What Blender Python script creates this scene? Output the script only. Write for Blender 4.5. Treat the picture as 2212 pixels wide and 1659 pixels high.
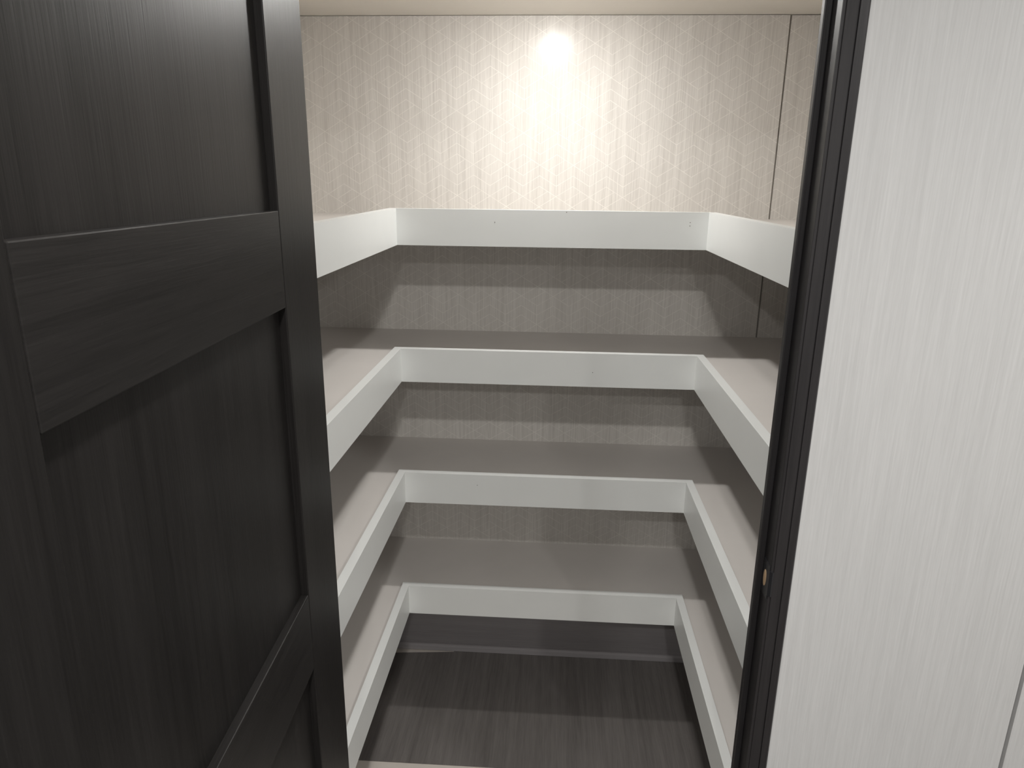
import bpy, bmesh, math, random
from mathutils import Matrix, Vector
random.seed(7)
S = bpy.context.scene
for o in list(bpy.data.objects):
    bpy.data.objects.remove(o)
COL = S.collection

# ------------------------------------------------------------------ camera
CAM_H = 1.5498
PITCH, ROLL, YAW, FPX = -0.2794, -0.0114, 0.0614, 1516.1
cam_d = bpy.data.cameras.new('camera')
cam_d.sensor_width = 36.0
cam_d.sensor_fit = 'HORIZONTAL'
cam_d.lens = 36.0 * FPX / 2212.0
cam_d.clip_start = 0.01
cam = bpy.data.objects.new('camera', cam_d)
COL.objects.link(cam)
Rm = Matrix.Rotation(YAW, 3, 'Z') @ Matrix.Rotation(PITCH, 3, 'X') @ Matrix.Rotation(ROLL, 3, 'Y')
right, fwd, up = Rm.col[0], Rm.col[1], Rm.col[2]
cam.matrix_world = Matrix(((right.x, up.x, -fwd.x, 0), (right.y, up.y, -fwd.y, 0),
                           (right.z, up.z, -fwd.z, CAM_H), (0, 0, 0, 1)))
S.camera = cam

# ------------------------------------------------------------------ world, light levels, exposure
wd = bpy.data.worlds.new('world'); S.world = wd; wd.use_nodes = True
wd.node_tree.nodes['Background'].inputs[0].default_value = (0.8, 0.85, 0.9, 1)
wd.node_tree.nodes['Background'].inputs[1].default_value = 0.0
S.view_settings.view_transform = 'Standard'
S.view_settings.look = 'None'
S.view_settings.gamma = 1.0
S.view_settings.use_curve_mapping = False
S.view_settings.exposure = 0.0
PANTRY_W, PANTRY_COL = 1.55, (1.0, 0.985, 0.955)
ROOM_W, ROOM_COL = 17.0, (1.0, 0.99, 0.965)

# ------------------------------------------------------------------ dimensions (metres; camera stands at x = 0, y = 0)
XL, XR, YB = -0.3995, 0.3615, 1.7586        # inner faces of the shelf lips
YW = 2.0634                                 # pantry back wall
CEIL = 1.979                                # pantry ceiling
TH = 0.0198                                 # lip thickness
LIPH, RISES = 0.089, (0.027, 0.011, 0.011, 0.011)
TOPS = (1.4859, 1.1313, 0.7837, 0.4312)     # lip tops
PXL, PXR = -0.745, 0.705                    # pantry side walls
YF0, YF1 = 1.034, 1.100                     # front wall, room face and pantry face
JR, JL = 0.357, -0.386                      # door opening
HEAD = 1.945
ROOM_Z = 2.20
RX0, RX1, RY0 = -1.5, 1.9, -2.4

# ------------------------------------------------------------------ helpers
def link(name, me, mat=None, parent=None):
    o = bpy.data.objects.new(name, me)
    COL.objects.link(o)
    if mat: me.materials.append(mat)
    if parent: o.parent = parent
    return o

def empty(name, loc=(0, 0, 0), rz=0.0):
    o = bpy.data.objects.new(name, None)
    COL.objects.link(o); o.location = loc; o.rotation_euler = (0, 0, rz)
    o.empty_display_size = 0.05
    return o

def tag(o, label, cat, group=None, kind=None):
    o['label'] = label; o['category'] = cat
    if group: o['group'] = group
    if kind: o['kind'] = kind
    return o

def bm_mesh(bm, name, bevel=0.0, seg=2, smooth=False):
    if bevel > 0:
        es = [e for e in bm.edges if len(e.link_faces) == 2 and e.calc_face_angle(0) > 0.6]
        bmesh.ops.bevel(bm, geom=es, offset=bevel, segments=seg, profile=0.5, affect='EDGES')
    bmesh.ops.recalc_face_normals(bm, faces=bm.faces)
    me = bpy.data.meshes.new(name); bm.to_mesh(me); bm.free()
    if smooth:
        for p in me.polygons: p.use_smooth = True
    return me

def box(name, lo, hi, mat, parent=None, bevel=0.0):
    bm = bmesh.new()
    bmesh.ops.create_cube(bm, size=1.0)
    for v in bm.verts:
        v.co = Vector([lo[i] + (v.co[i] + 0.5) * (hi[i] - lo[i]) for i in range(3)])
    return link(name, bm_mesh(bm, name, bevel), mat, parent)

def prism(name, pts, axis, a, b, mat, parent=None, bevel=0.0):
    """extrude a 2-D outline along an axis; pts are the two other coordinates in xyz order"""
    bm = bmesh.new()
    def mk(p, t):
        c = list(p); c.insert(axis, t); return c
    v0 = [bm.verts.new(mk(p, a)) for p in pts]
    v1 = [bm.verts.new(mk(p, b)) for p in pts]
    n = len(pts)
    bm.faces.new(v0); bm.faces.new(v1[::-1])
    for i in range(n):
        bm.faces.new((v0[i], v0[(i + 1) % n], v1[(i + 1) % n], v1[i]))
    return link(name, bm_mesh(bm, name, bevel), mat, parent)

def lathe(name, prof, mat, parent=None, seg=40, axis='Z', loc=(0, 0, 0)):
    bm = bmesh.new(); rings = []
    for r, z in prof:
        ring = []
        for k in range(seg):
            a = 2 * math.pi * k / seg
            p = (r * math.cos(a), r * math.sin(a), z)
            if axis == 'Y': p = (p[0], z, p[1])
            if axis == 'X': p = (z, p[0], p[1])
            ring.append(bm.verts.new(Vector(p) + Vector(loc)))
        rings.append(ring)
    for a, b in zip(rings[:-1], rings[1:]):
        for k in range(seg):
            bm.faces.new((a[k], a[(k + 1) % seg], b[(k + 1) % seg], b[k]))
    bm.faces.new(rings[0]); bm.faces.new(rings[-1][::-1])
    return link(name, bm_mesh(bm, name, smooth=False), mat, parent)

# ------------------------------------------------------------------ materials
class NT:
    def __init__(s, name):
        s.mat = bpy.data.materials.new(name); s.mat.use_nodes = True
        s.t = s.mat.node_tree; s.b = s.t.nodes['Principled BSDF']
    def n(s, typ, **kw):
        x = s.t.nodes.new(typ)
        for k, v in kw.items(): setattr(x, k, v)
        return x
    def put(s, sock, v):
        if isinstance(v, bpy.types.NodeSocket): s.t.links.new(v, sock)
        else: sock.default_value = v
    def m(s, op, a, b=None, c=None):
        x = s.n('ShaderNodeMath', operation=op)
        for i, v in enumerate((a, b, c)):
            if v is not None: s.put(x.inputs[i], v)
        return x.outputs[0]
    def coords(s):
        tc = s.n('ShaderNodeTexCoord'); sp = s.n('ShaderNodeSeparateXYZ')
        s.t.links.new(tc.outputs['Object'], sp.inputs[0])
        return sp.outputs
    def comb(s, x, y, z):
        c = s.n('ShaderNodeCombineXYZ')
        for i, v in enumerate((x, y, z)): s.put(c.inputs[i], v)
        return c.outputs[0]
    def noise(s, vec, scale, detail=4, rough=0.55):
        x = s.n('ShaderNodeTexNoise'); s.put(x.inputs['Vector'], vec)
        x.inputs['Scale'].default_value = scale; x.inputs['Detail'].default_value = detail
        x.inputs['Roughness'].default_value = rough
        return x.outputs['Fac']
    def ramp(s, fac, stops):
        x = s.n('ShaderNodeValToRGB'); e = x.color_ramp.elements
        while len(e) < len(stops): e.new(0.5)
        for el, (p, c) in zip(e, stops):
            el.position = p; el.color = (*c, 1)
        s.put(x.inputs[0], fac); return x.outputs[0]
    def mix(s, fac, a, b, mode='MIX'):
        x = s.n('ShaderNodeMix', data_type='RGBA', blend_type=mode)
        s.put(x.inputs[0], fac)
        for i, v in ((6, a), (7, b)):
            if not isinstance(v, bpy.types.NodeSocket): v = (*v, 1)
            s.put(x.inputs[i], v)
        return x.outputs[2]
    def bump(s, h, strength, dist=0.001):
        x = s.n('ShaderNodeBump'); x.inputs['Strength'].default_value = strength
        x.inputs['Distance'].default_value = dist
        s.put(x.inputs['Height'], h); s.t.links.new(x.outputs[0], s.b.inputs['Normal'])
    def col(s, c): s.put(s.b.inputs['Base Color'], c if isinstance(c, bpy.types.NodeSocket) else (*c, 1))
    def rough(s, r, spec=0.5):
        s.put(s.b.inputs['Roughness'], r); s.b.inputs['Specular IOR Level'].default_value = spec

def plain(name, c, rough=0.5, spec=0.5, var=0.0, metal=0.0):
    m = NT(name); x, y, z = m.coords()
    if var:
        f = m.noise(m.comb(x, y, z), 9.0)
        m.col(m.ramp(f, [(0.3, tuple(v * (1 - var) for v in c)), (0.7, tuple(min(1, v * (1 + var)) for v in c))]))
        m.bump(m.noise(m.comb(x, y, z), 900.0, 2), 0.03)
    else: m.col(c)
    m.rough(rough, spec); m.b.inputs['Metallic'].default_value = metal
    return m.mat

def wallpaper(name, horiz, dark, light, rough, lines=None, strong=1.0, spec=0.2):
    """vinyl wallpaper: fine vertical thread streaks, optional printed zigzag lattice"""
    m = NT(name); xyz = m.coords(); h, z = xyz[horiz], xyz[2]
    n1 = m.noise(m.comb(m.m('MULTIPLY', h, 330.0), 3.3, m.m('MULTIPLY', z, 7.0)), 1.0, 3, 0.6)
    n2 = m.noise(m.comb(m.m('MULTIPLY', h, 55.0), 9.1, m.m('MULTIPLY', z, 2.2)), 1.0, 4, 0.6)
    n3 = m.noise(m.comb(m.m('MULTIPLY', h, 900.0), 1.7, m.m('MULTIPLY', z, 40.0)), 1.0, 2, 0.5)
    f = m.m('ADD', m.m('MULTIPLY', n1, 0.55), m.m('ADD', m.m('MULTIPLY', n2, 0.25), m.m('MULTIPLY', n3, 0.2)))
    c = m.ramp(f, [(0.5 - 0.14 / strong, dark), (0.5 + 0.12 / strong, light)])
    if lines:
        Wd, Ud, X0, Z0, lc = lines
        X = m.m('DIVIDE', m.m('SUBTRACT', h, X0), Wd)                   # printed columns at whole numbers
        Lv = m.m('DIVIDE', m.m('SUBTRACT', Z0, z), Ud)                  # printed levels, counted downwards, repeat every 8
        t = m.m('MULTIPLY', m.m('PINGPONG', X, 0.5), 2.0)
        tol = 0.00085 / Ud
        def near(v, k):
            return m.m('LESS_THAN', m.m('PINGPONG', m.m('SUBTRACT', v, float(k)), 4.0), tol)
        masks = None
        def add(x, f=None):
            nonlocal masks
            if f: x = m.m('MULTIPLY', x, f)
            masks = x if masks is None else m.m('MAXIMUM', masks, x)
        va = m.m('SUBTRACT', Lv, t); vb = m.m('ADD', m.m('SUBTRACT', Lv, 1.0), t)
        for k in (0, 4, 5, 6): add(near(va, k))
        for k in (1, 2, 3, 7): add(near(vb, k))
        sxs = {}
        for cc, o in (('P', 0.5), ('Q', 1.0)):
            sxs[cc] = m.m('SUBTRACT', m.m('FRACT', m.m('ADD', X, o)), 0.5)
        for cc, k in (('Q', 4), ('P', 7), ('P', 1)):
            sx = sxs[cc]
            sl = near(m.m('ADD', Lv, m.m('MULTIPLY', sx, 2.0)), k)
            add(m.m('MULTIPLY', sl, m.m('LESS_THAN', m.m('ABSOLUTE', sx), 0.25)), 0.85)
        for cc, mid, hw in (('P', 3, 1.0), ('Q', 6, 1.0), ('Q', 1.5, 0.5)):
            inside = m.m('LESS_THAN', m.m('PINGPONG', m.m('SUBTRACT', Lv, float(mid)), 4.0), hw)
            add(m.m('MULTIPLY', inside, m.m('LESS_THAN', m.m('ABSOLUTE', sxs[cc]), 0.0007 / Wd)), 0.6)
        fade = m.noise(m.comb(m.m('MULTIPLY', h, 30.0), 2.0, m.m('MULTIPLY', z, 30.0)), 1.0, 2)
        c = m.mix(m.m('MULTIPLY', masks, m.m('MULTIPLY', fade, 1.05)), c, lc)
    m.col(c); m.rough(rough, spec)
    m.bump(m.m('ADD', n1, n3), 0.06, 0.0006)
    return m.mat

def wood(name, along, c0, c1, rough=0.38, cross=(70.0, 70.0), spec=0.5):
    """stained open-grain wood, grain running along one object axis"""
    m = NT(name); xyz = m.coords()
    k = [55.0, 55.0, 55.0]; k[along] = 2.2
    v = m.comb(*[m.m('MULTIPLY', xyz[i], k[i]) for i in range(3)])
    big = m.noise(v, 0.28, 3, 0.6)
    mid = m.noise(v, 1.6, 4, 0.6)
    k2 = [420.0, 420.0, 420.0]; k2[along] = 14.0
    fine = m.noise(m.comb(*[m.m('MULTIPLY', xyz[i], k2[i]) for i in range(3)]), 1.0, 2, 0.5)
    f = m.m('ADD', m.m('MULTIPLY', big, 0.4), m.m('ADD', m.m('MULTIPLY', mid, 0.35), m.m('MULTIPLY', fine, 0.25)))
    m.col(m.ramp(f, [(0.34, c0), (0.66, c1)]))
    m.rough(m.m('ADD', rough - 0.05, m.m('MULTIPLY', mid, 0.10)), spec)
    m.bump(m.m('ADD', mid, m.m('MULTIPLY', fine, 1.2)), 0.22, 0.0005)
    return m.mat

M = {}
M['paper'] = wallpaper('pantry wallpaper', 0, (0.57, 0.54, 0.505), (0.71, 0.68, 0.64), 0.24, (0.0937, 0.0284, -0.430, 1.9386, (0.84, 0.81, 0.76)))
M['paper_side'] = wallpaper('pantry side wallpaper', 1, (0.57, 0.54, 0.505), (0.71, 0.68, 0.64), 0.24, (0.0937, 0.0284, -0.430, 1.9386, (0.84, 0.81, 0.76)))
M['room_paper'] = wallpaper('grey room wallpaper', 0, (0.49, 0.485, 0.48), (0.57, 0.565, 0.56), 0.5, None, 0.8)
M['room_side'] = wallpaper('grey room side wallpaper', 1, (0.49, 0.485, 0.48), (0.57, 0.565, 0.56), 0.5, None, 0.8)
M['core'] = plain('wall core', (0.30, 0.275, 0.245), 0.8)
M['groove'] = plain('dark joint', (0.03, 0.026, 0.022), 0.8)
M['ceil'] = plain('cream ceiling panel', (0.74, 0.70, 0.635), 0.6, 0.3, 0.01)
M['room_ceil'] = plain('white room ceiling', (0.86, 0.85, 0.82), 0.6, 0.3, 0.01)
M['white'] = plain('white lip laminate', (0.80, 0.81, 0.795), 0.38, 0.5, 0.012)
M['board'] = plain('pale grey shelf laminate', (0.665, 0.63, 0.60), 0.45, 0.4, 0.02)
M['hole'] = plain('nail hole', (0.16, 0.14, 0.12), 0.7)
M['door_v'] = wood('espresso wood upright grain', 2, (0.008, 0.0072, 0.0069), (0.020, 0.0183, 0.0176), 0.40, spec=0.16)
M['door_h'] = wood('espresso wood level grain', 0, (0.010, 0.0092, 0.0088), (0.024, 0.022, 0.0212), 0.40, spec=0.16)
M['frame'] = wood('espresso frame', 2, (0.012, 0.011, 0.0118), (0.026, 0.0235, 0.0245), 0.42, spec=0.4)
M['frame_h'] = wood('espresso head frame', 0, (0.012, 0.011, 0.0118), (0.026, 0.0235, 0.0245), 0.42, spec=0.4)
M['base'] = wood('espresso baseboard', 0, (0.26, 0.245, 0.25), (0.33, 0.31, 0.315), 0.45)
M['subfloor'] = plain('pale subfloor', (0.62, 0.57, 0.52), 0.7, 0.3, 0.05)
M['vinyl'] = wood('grey brown wood-look vinyl', 1, (0.11, 0.10, 0.095), (0.20, 0.185, 0.175), 0.55, spec=0.25)
M['room_floor'] = wood('room vinyl floor', 1, (0.10, 0.09, 0.08), (0.22, 0.20, 0.18), 0.5)
M['black'] = plain('black metal', (0.02, 0.02, 0.022), 0.35, 0.5)
M['bare'] = plain('bare wood', (0.48, 0.33, 0.20), 0.7, 0.3, 0.1)
M['trimwhite'] = plain('white lamp ring', (0.8, 0.8, 0.78), 0.4)
def lens_mat(name, c, e):
    m = NT(name); m.col((0.9, 0.9, 0.88)); m.b.inputs['Emission Color'].default_value = (*c, 1)
    m.b.inputs['Emission Strength'].default_value = e; m.rough(0.4); return m.mat
M['lens_r'] = lens_mat('room lens', ROOM_COL, 6.0)

# ------------------------------------------------------------------ the setting: pantry shell
SEAM = 0.591
wb = box('wall_back', (PXL - .03, YW + .004, 0), (PXR + .03, YW + .05, CEIL + .02), M['core'])
tag(wb, 'pantry back wall papered in pale greige streaks with thin hexagon lines', 'wall', kind='structure')
box('wall_panel', (PXL - .02, YW, 0.0), (SEAM - .0022, YW + .004, CEIL - .0014), M['paper'], wb)
box('wall_panel', (SEAM + .0022, YW, 0.0), (PXR + .02, YW + .004, CEIL - .0022), M['paper'], wb)
wl = box('wall_left', (PXL - .05, YF1, 0), (PXL, YW, CEIL + .02), M['paper_side'])
tag(wl, 'papered pantry side wall behind the open dark door', 'wall', kind='structure')
wr = box('wall_right', (PXR, YF1, 0), (PXR + .05, YW, CEIL + .02), M['paper_side'])
tag(wr, 'papered pantry side wall behind the dark door frame', 'wall', kind='structure')
cl = box('ceiling', (PXL - .05, YF0 + .01, CEIL), (PXR + .05, YW + .05, CEIL + .03), M['ceil'])
tag(cl, 'plain cream ceiling inside the pantry', 'ceiling', kind='structure')
fl = box('floor', (PXL - .05, YF0, -.04), (PXR + .05, YW + .05, 0.0), M['subfloor'])
tag(fl, 'pale bare subfloor strip at the bottom of the pantry', 'floor', kind='structure')

# front wall: papered panels around the opening on a dark core
GR = 0.788
wf = empty('wall_front', (0, 0, 0))
tag(wf, 'pale grey papered wall to the right of the dark door frame', 'wall', kind='structure')
box('wall_panel', (JR + .016, YF0, 0), (GR - .0036, YF1, ROOM_Z), M['room_paper'], wf, .0006)
box('wall_panel', (GR + .0036, YF0 + .0008, 0), (RX1, YF1, ROOM_Z), M['room_paper'], wf, .0006)
box('joint', (GR - .0036, YF0 + .012, 0), (GR + .0036, YF1, ROOM_Z), M['groove'], wf)
box('wall_panel', (JL - .016 - .385, YF0, 0), (JL - .016, YF1, ROOM_Z), M['room_paper'], wf)
box('wall_panel', (RX0, YF0, 0), (JL - .016 - .389, YF1, ROOM_Z), M['room_paper'], wf)
box('wall_panel', (JL - .016, YF0, HEAD + .016), (JR + .016, YF1, ROOM_Z), M['room_paper'], wf)

# room around the camera
rf = box('floor_room', (RX0, RY0, -.04), (RX1, YF0, 0.0), M['room_floor'])
tag(rf, 'wood-look vinyl floor of the room in front of the pantry', 'floor', kind='structure')
rc = box('ceiling_room', (RX0 - .05, RY0 - .05, ROOM_Z), (RX1 + .05, YF0 + .03, ROOM_Z + .03), M['room_ceil'])
tag(rc, 'white ceiling of the room in front of the pantry', 'ceiling', kind='structure')
for nm, lo, hi, mt, lb in (
        ('wall_room_left', (RX0 - .05, RY0, 0), (RX0, YF0, ROOM_Z), 'room_side', 'pale grey room wall behind the open door'),
        ('wall_room_right', (RX1, RY0, 0), (RX1 + .05, YF0, ROOM_Z), 'room_side', 'pale grey room wall far right of the pantry'),
        ('wall_room_rear', (RX0 - .05, RY0 - .05, 0), (RX1 + .05, RY0, ROOM_Z), 'room_paper', 'pale grey room wall opposite the pantry')):
    tag(box(nm, lo, hi, M[mt]), lb, 'wall', kind='structure')

# baseboard with a shoe strip at the foot of the back wall
bb = empty('baseboard_back', (0, 0, 0))
tag(bb, 'dark espresso baseboard along the pantry back wall under the lowest shelf', 'baseboard', kind='structure')
box('board', (PXL, YW - .012, .006), (PXR, YW, .20), M['base'], bb, .001)
prism('shoe_strip', [(YW - .0125, .004), (YW - .0125, .030), (YW - .017, .028), (YW - .019, .020), (YW - .019, .004)], 0, PXL, PXR, M['base'], bb)

# ------------------------------------------------------------------ vinyl sheet laid loose on the subfloor
vy = empty('vinyl_sheet', (0, 0, 0))
tag(vy, 'dark grey-brown wood-look vinyl sheet laid on the pantry floor, pale edges bare', 'flooring')
vin = [(PXL + .01, 1.557), (PXR - .01, 1.566), (PXR - .01, YW - .004), (-.31, YW - .004), (-.315, YW - .0215), (-.50, YW - .040), (PXL + .01, YW - .064)]
prism('sheet', vin, 2, 0.0002, 0.0028, M['vinyl'], vy)

# ------------------------------------------------------------------ door frame (trim) with strike plate
def frame_side(name, xj, s, label):
    """s = +1: post on the right of the opening, profile grows to +x"""
    t = empty(name, (0, 0, 0)); tag(t, label, 'door frame', kind='structure')
    X = lambda d: xj + s * d
    box('jamb', (min(X(0), X(.016)), 1.0265, 0), (max(X(0), X(.016)), YF1, HEAD + .016), M['frame'], t, .0008)
    box('stop', (min(X(-.0105), X(0)), 1.0625, 0), (max(X(-.0105), X(0)), 1.0750, HEAD), M['frame'], t, .0012)
    prof = [(X(.0042), YF0), (X(.0042), 1.0262), (X(.0052), 1.0252), (X(.0195), 1.0243), (X(.0200), 1.0262),
            (X(.0212), 1.0262), (X(.0218), 1.0238), (X(.0330), 1.0246), (X(.0352), 1.0268), (X(.0360), YF0)]
    prism('casing', prof, 2, 0, HEAD + .036, M['frame'], t)
    return t
fr = frame_side('trim_1', JR, 1, 'dark espresso door frame post with the strike hole beside the grey wall')
fl_ = frame_side('trim_2', JL, -1, 'dark espresso door frame post on the hinge side behind the door')
th = empty('trim_3', (0, 0, 0)); tag(th, 'dark espresso head of the door frame above the opening', 'door frame', kind='structure')
box('jamb', (JL, 1.0265, HEAD), (JR, YF1, HEAD + .016), M['frame_h'], th)
box('stop', (JL + .0106, 1.0625, HEAD - .0105), (JR - .0106, 1.075, HEAD), M['frame_h'], th)
box('casing', (JL - .003, 1.0245, HEAD + .004), (JR + .003, YF0, HEAD + .036), M['frame_h'], th)

# strike plate: black plate with a slot that shows the bare wood of the mortise
SZ, SY = 0.931, 1.046
sp_ = prism('strike_plate', [(SY - .017, SZ - .030), (SY + .013, SZ - .030), (SY + .013, SZ + .030), (SY - .017, SZ + .030)], 0, JR - .0016, JR, M['black'], fr, .0005)
bm = bmesh.new()
for k in range(20):
    a = 2 * math.pi * k / 20
    bm.verts.new((JR - .0022, SY + .0065 * math.cos(a), SZ + .0145 * math.sin(a)))
bm.verts.ensure_lookup_table(); bm.faces.new(bm.verts)
r_ = bmesh.ops.extrude_face_region(bm, geom=list(bm.faces))
for v in [g for g in r_['geom'] if isinstance(g, bmesh.types.BMVert)]: v.co.x += .0012
link('mortise', bm_mesh(bm, 'mortise'), M['bare'], sp_)
prism('strike_tongue', [(JR - .0016, SY - .017), (JR, SY - .017), (JR + .004, SY - .0215), (JR + .0045, SY - .0228), (JR + .0024, SY - .0230), (JR - .0016, SY - .0195)],
      2, SZ - .022, SZ + .022, M['black'], sp_, .0003)

# ------------------------------------------------------------------ open door, local x runs from hinge edge to free edge, +y is the face in view
DW, DT, DH = 0.757, 0.035, 1.930
door = empty('door_1', (-.3483, 1.0070, 0.0), math.atan2(-1.0, 0.047))
tag(door, 'open dark espresso panelled door with flat stiles and rails on the left', 'door', kind='structure')
SW = 0.1435
ZB = 0.012
for x0, x1 in ((0.0, SW), (DW - SW, DW)):
    box('stile', (x0, -DT, ZB), (x1, 0, DH), M['door_v'], door, .0014)
RAILS = ((ZB, .150), (.855, .979), (1.394, 1.514), (1.800, DH))
for z0, z1 in RAILS:
    box('rail', (SW + .0007, -DT, z0), (DW - SW - .0007, .0, z1), M['door_h'], door, .0014)
for (a0, a1), (b0, b1) in zip(RAILS[:-1], RAILS[1:]):
    box('panel', (SW - .006, -DT + .0105, a1 - .006), (DW - SW + .006, -.0105, b0 + .006), M['door_v'], door)
kn = lathe('knob', [(.001, 0), (.031, 0), (.031, .004), (.027, .008), (.012, .010), (.011, .026), (.020, .034), (.027, .044), (.027, .052), (.021, .059), (.001, .061)],
           M['black'], door, 32, 'Y', (DW - .062, 0, .931))
kn2 = lathe('knob', [(.001, 0), (.031, 0), (.031, -.004), (.027, -.008), (.012, -.010), (.011, -.026), (.020, -.034), (.027, -.044), (.027, -.052), (.021, -.059), (.001, -.061)],
            M['black'], door, 32, 'Y', (DW - .062, -DT, .931))

for hz in (.22, .97, 1.70):
    hg = lathe('hinge', [(.0005, hz - .040), (.0055, hz - .040), (.0055, hz + .040), (.0005, hz + .040)], M['black'], door, 20, 'Z', (-.0095, -.0245, 0))
    box('hinge_leaf', (-.0040, -.0330, hz - .038), (-.0001, -.0050, hz + .038), M['black'], hg, .0004)

# ------------------------------------------------------------------ U-shaped pantry shelves
LABELS = ('topmost white U-shaped pantry shelf, its bright lip just below eye level',
          'second white U-shaped pantry shelf from the top, under the topmost one',
          'third white U-shaped pantry shelf from the top, above the lowest one',
          'lowest white U-shaped pantry shelf, right above the dark vinyl floor')
YE = YF1 + .0006
holes = {0: [('b', -.155, .030), ('b', .318, .024), ('b', .318, .032), ('b', .02, .004)], 1: [('b', .10, .05)], 2: [('b', -.2, .03)], 3: []}
for i, zt in enumerate(TOPS):
    sh = empty('pantry_shelf', (0, 0, zt - LIPH))
    tag(sh, LABELS[i], 'shelf', 'U-shaped pantry shelves')
    g = .0004
    zb0, zb1 = LIPH - RISES[i] - .016, LIPH - RISES[i]
    U = [(PXL + g, YE), (XL - TH, YE), (XL - TH, YB + TH), (XR + TH, YB + TH), (XR + TH, YE), (PXR - g, YE), (PXR - g, YW - g), (PXL + g, YW - g)]
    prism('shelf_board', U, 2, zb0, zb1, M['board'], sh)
    # mitred lip boards
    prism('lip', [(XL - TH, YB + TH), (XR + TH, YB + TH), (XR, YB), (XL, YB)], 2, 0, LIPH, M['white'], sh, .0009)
    lp = prism('lip', [(XL - TH, YB + TH), (XL, YB), (XL, YE), (XL - TH, YE)], 2, 0, LIPH, M['white'], sh, .0009)
    if i == 0:                                   # this side board sags a little towards the door
        for v in lp.data.vertices: v.co.z -= .0047 * (YB - v.co.y) / (YB - YE)
    prism('lip', [(XR + TH, YB + TH), (XR + TH, YE), (XR, YE), (XR, YB)], 2, 0, LIPH, M['white'], sh, .0009)
    for _, hx, dz in holes[i]:
        lathe('nail_hole', [(.0009, 0), (.0011, -.0003)], M['hole'], sh, 10, 'Y', (hx, YB, LIPH - dz))

# ------------------------------------------------------------------ ceiling lamps
def puck(name, x, y, z, r, watt, col, lens, label, spread):
    t = empty(name, (x, y, z)); tag(t, label, 'ceiling lamp', 'round ceiling lamps')
    lathe('ring', [(r * 1.35, 0), (r * 1.35, -.004), (r * 1.25, -.009), (r * 1.02, -.010), (r * 1.02, 0)], M['trimwhite'], t, 48)
    lathe('lens', [(r, -.001), (r, -.008), (r * .9, -.0095), (.001, -.010)], M[lens], t, 48)
    ld = bpy.data.lights.new('lamp_light', 'AREA'); ld.shape = 'DISK'; ld.size = 2 * r
    ld.energy = watt; ld.color = col; ld.spread = spread
    lo = bpy.data.objects.new('lamp_light', ld); COL.objects.link(lo); lo.parent = t
    lo.location = (0, 0, -.0125)
    return t
# pantry lamp: a small glowing dome, the light comes from the dome itself
DR = .028
pl = empty('ceiling_lamp', (-.025, 1.692, CEIL)); tag(pl, 'small domed lamp on the pantry ceiling just above the picture', 'ceiling lamp')
lathe('ring', [(.046, 0), (.046, -.003), (.042, -.006), (.0295, -.007), (.0290, 0)], M['trimwhite'], pl, 48)
M['lens_p'] = lens_mat('pantry lens', PANTRY_COL, PANTRY_W / (math.pi * DR * DR))
lathe('lens', [(DR, -.001)] + [(DR * math.cos(a * math.pi / 16) + 1e-5, -.0068 - .009 * math.sin(a * math.pi / 16)) for a in range(9)], M['lens_p'], pl, 28)
for x, y, w, lb in ((0.0, .08, .75, 'round ceiling lamp over the camera'), (0.1, -1.3, .9, 'round ceiling lamp straight behind the camera'),
                    (1.1, .3, .62, 'round ceiling lamp in front of the grey wall'), (1.25, -1.4, .9, 'round ceiling lamp in the rear right of the room'),
                    (-.62, -.75, .8, 'added round fill lamp behind the camera to the left')):  # left lamp is an added fill, brightens the right-hand shelf lips
    puck('ceiling_lamp', x, y, ROOM_Z, .045, ROOM_W * w, ROOM_COL, 'lens_r', lb, math.radians(170))
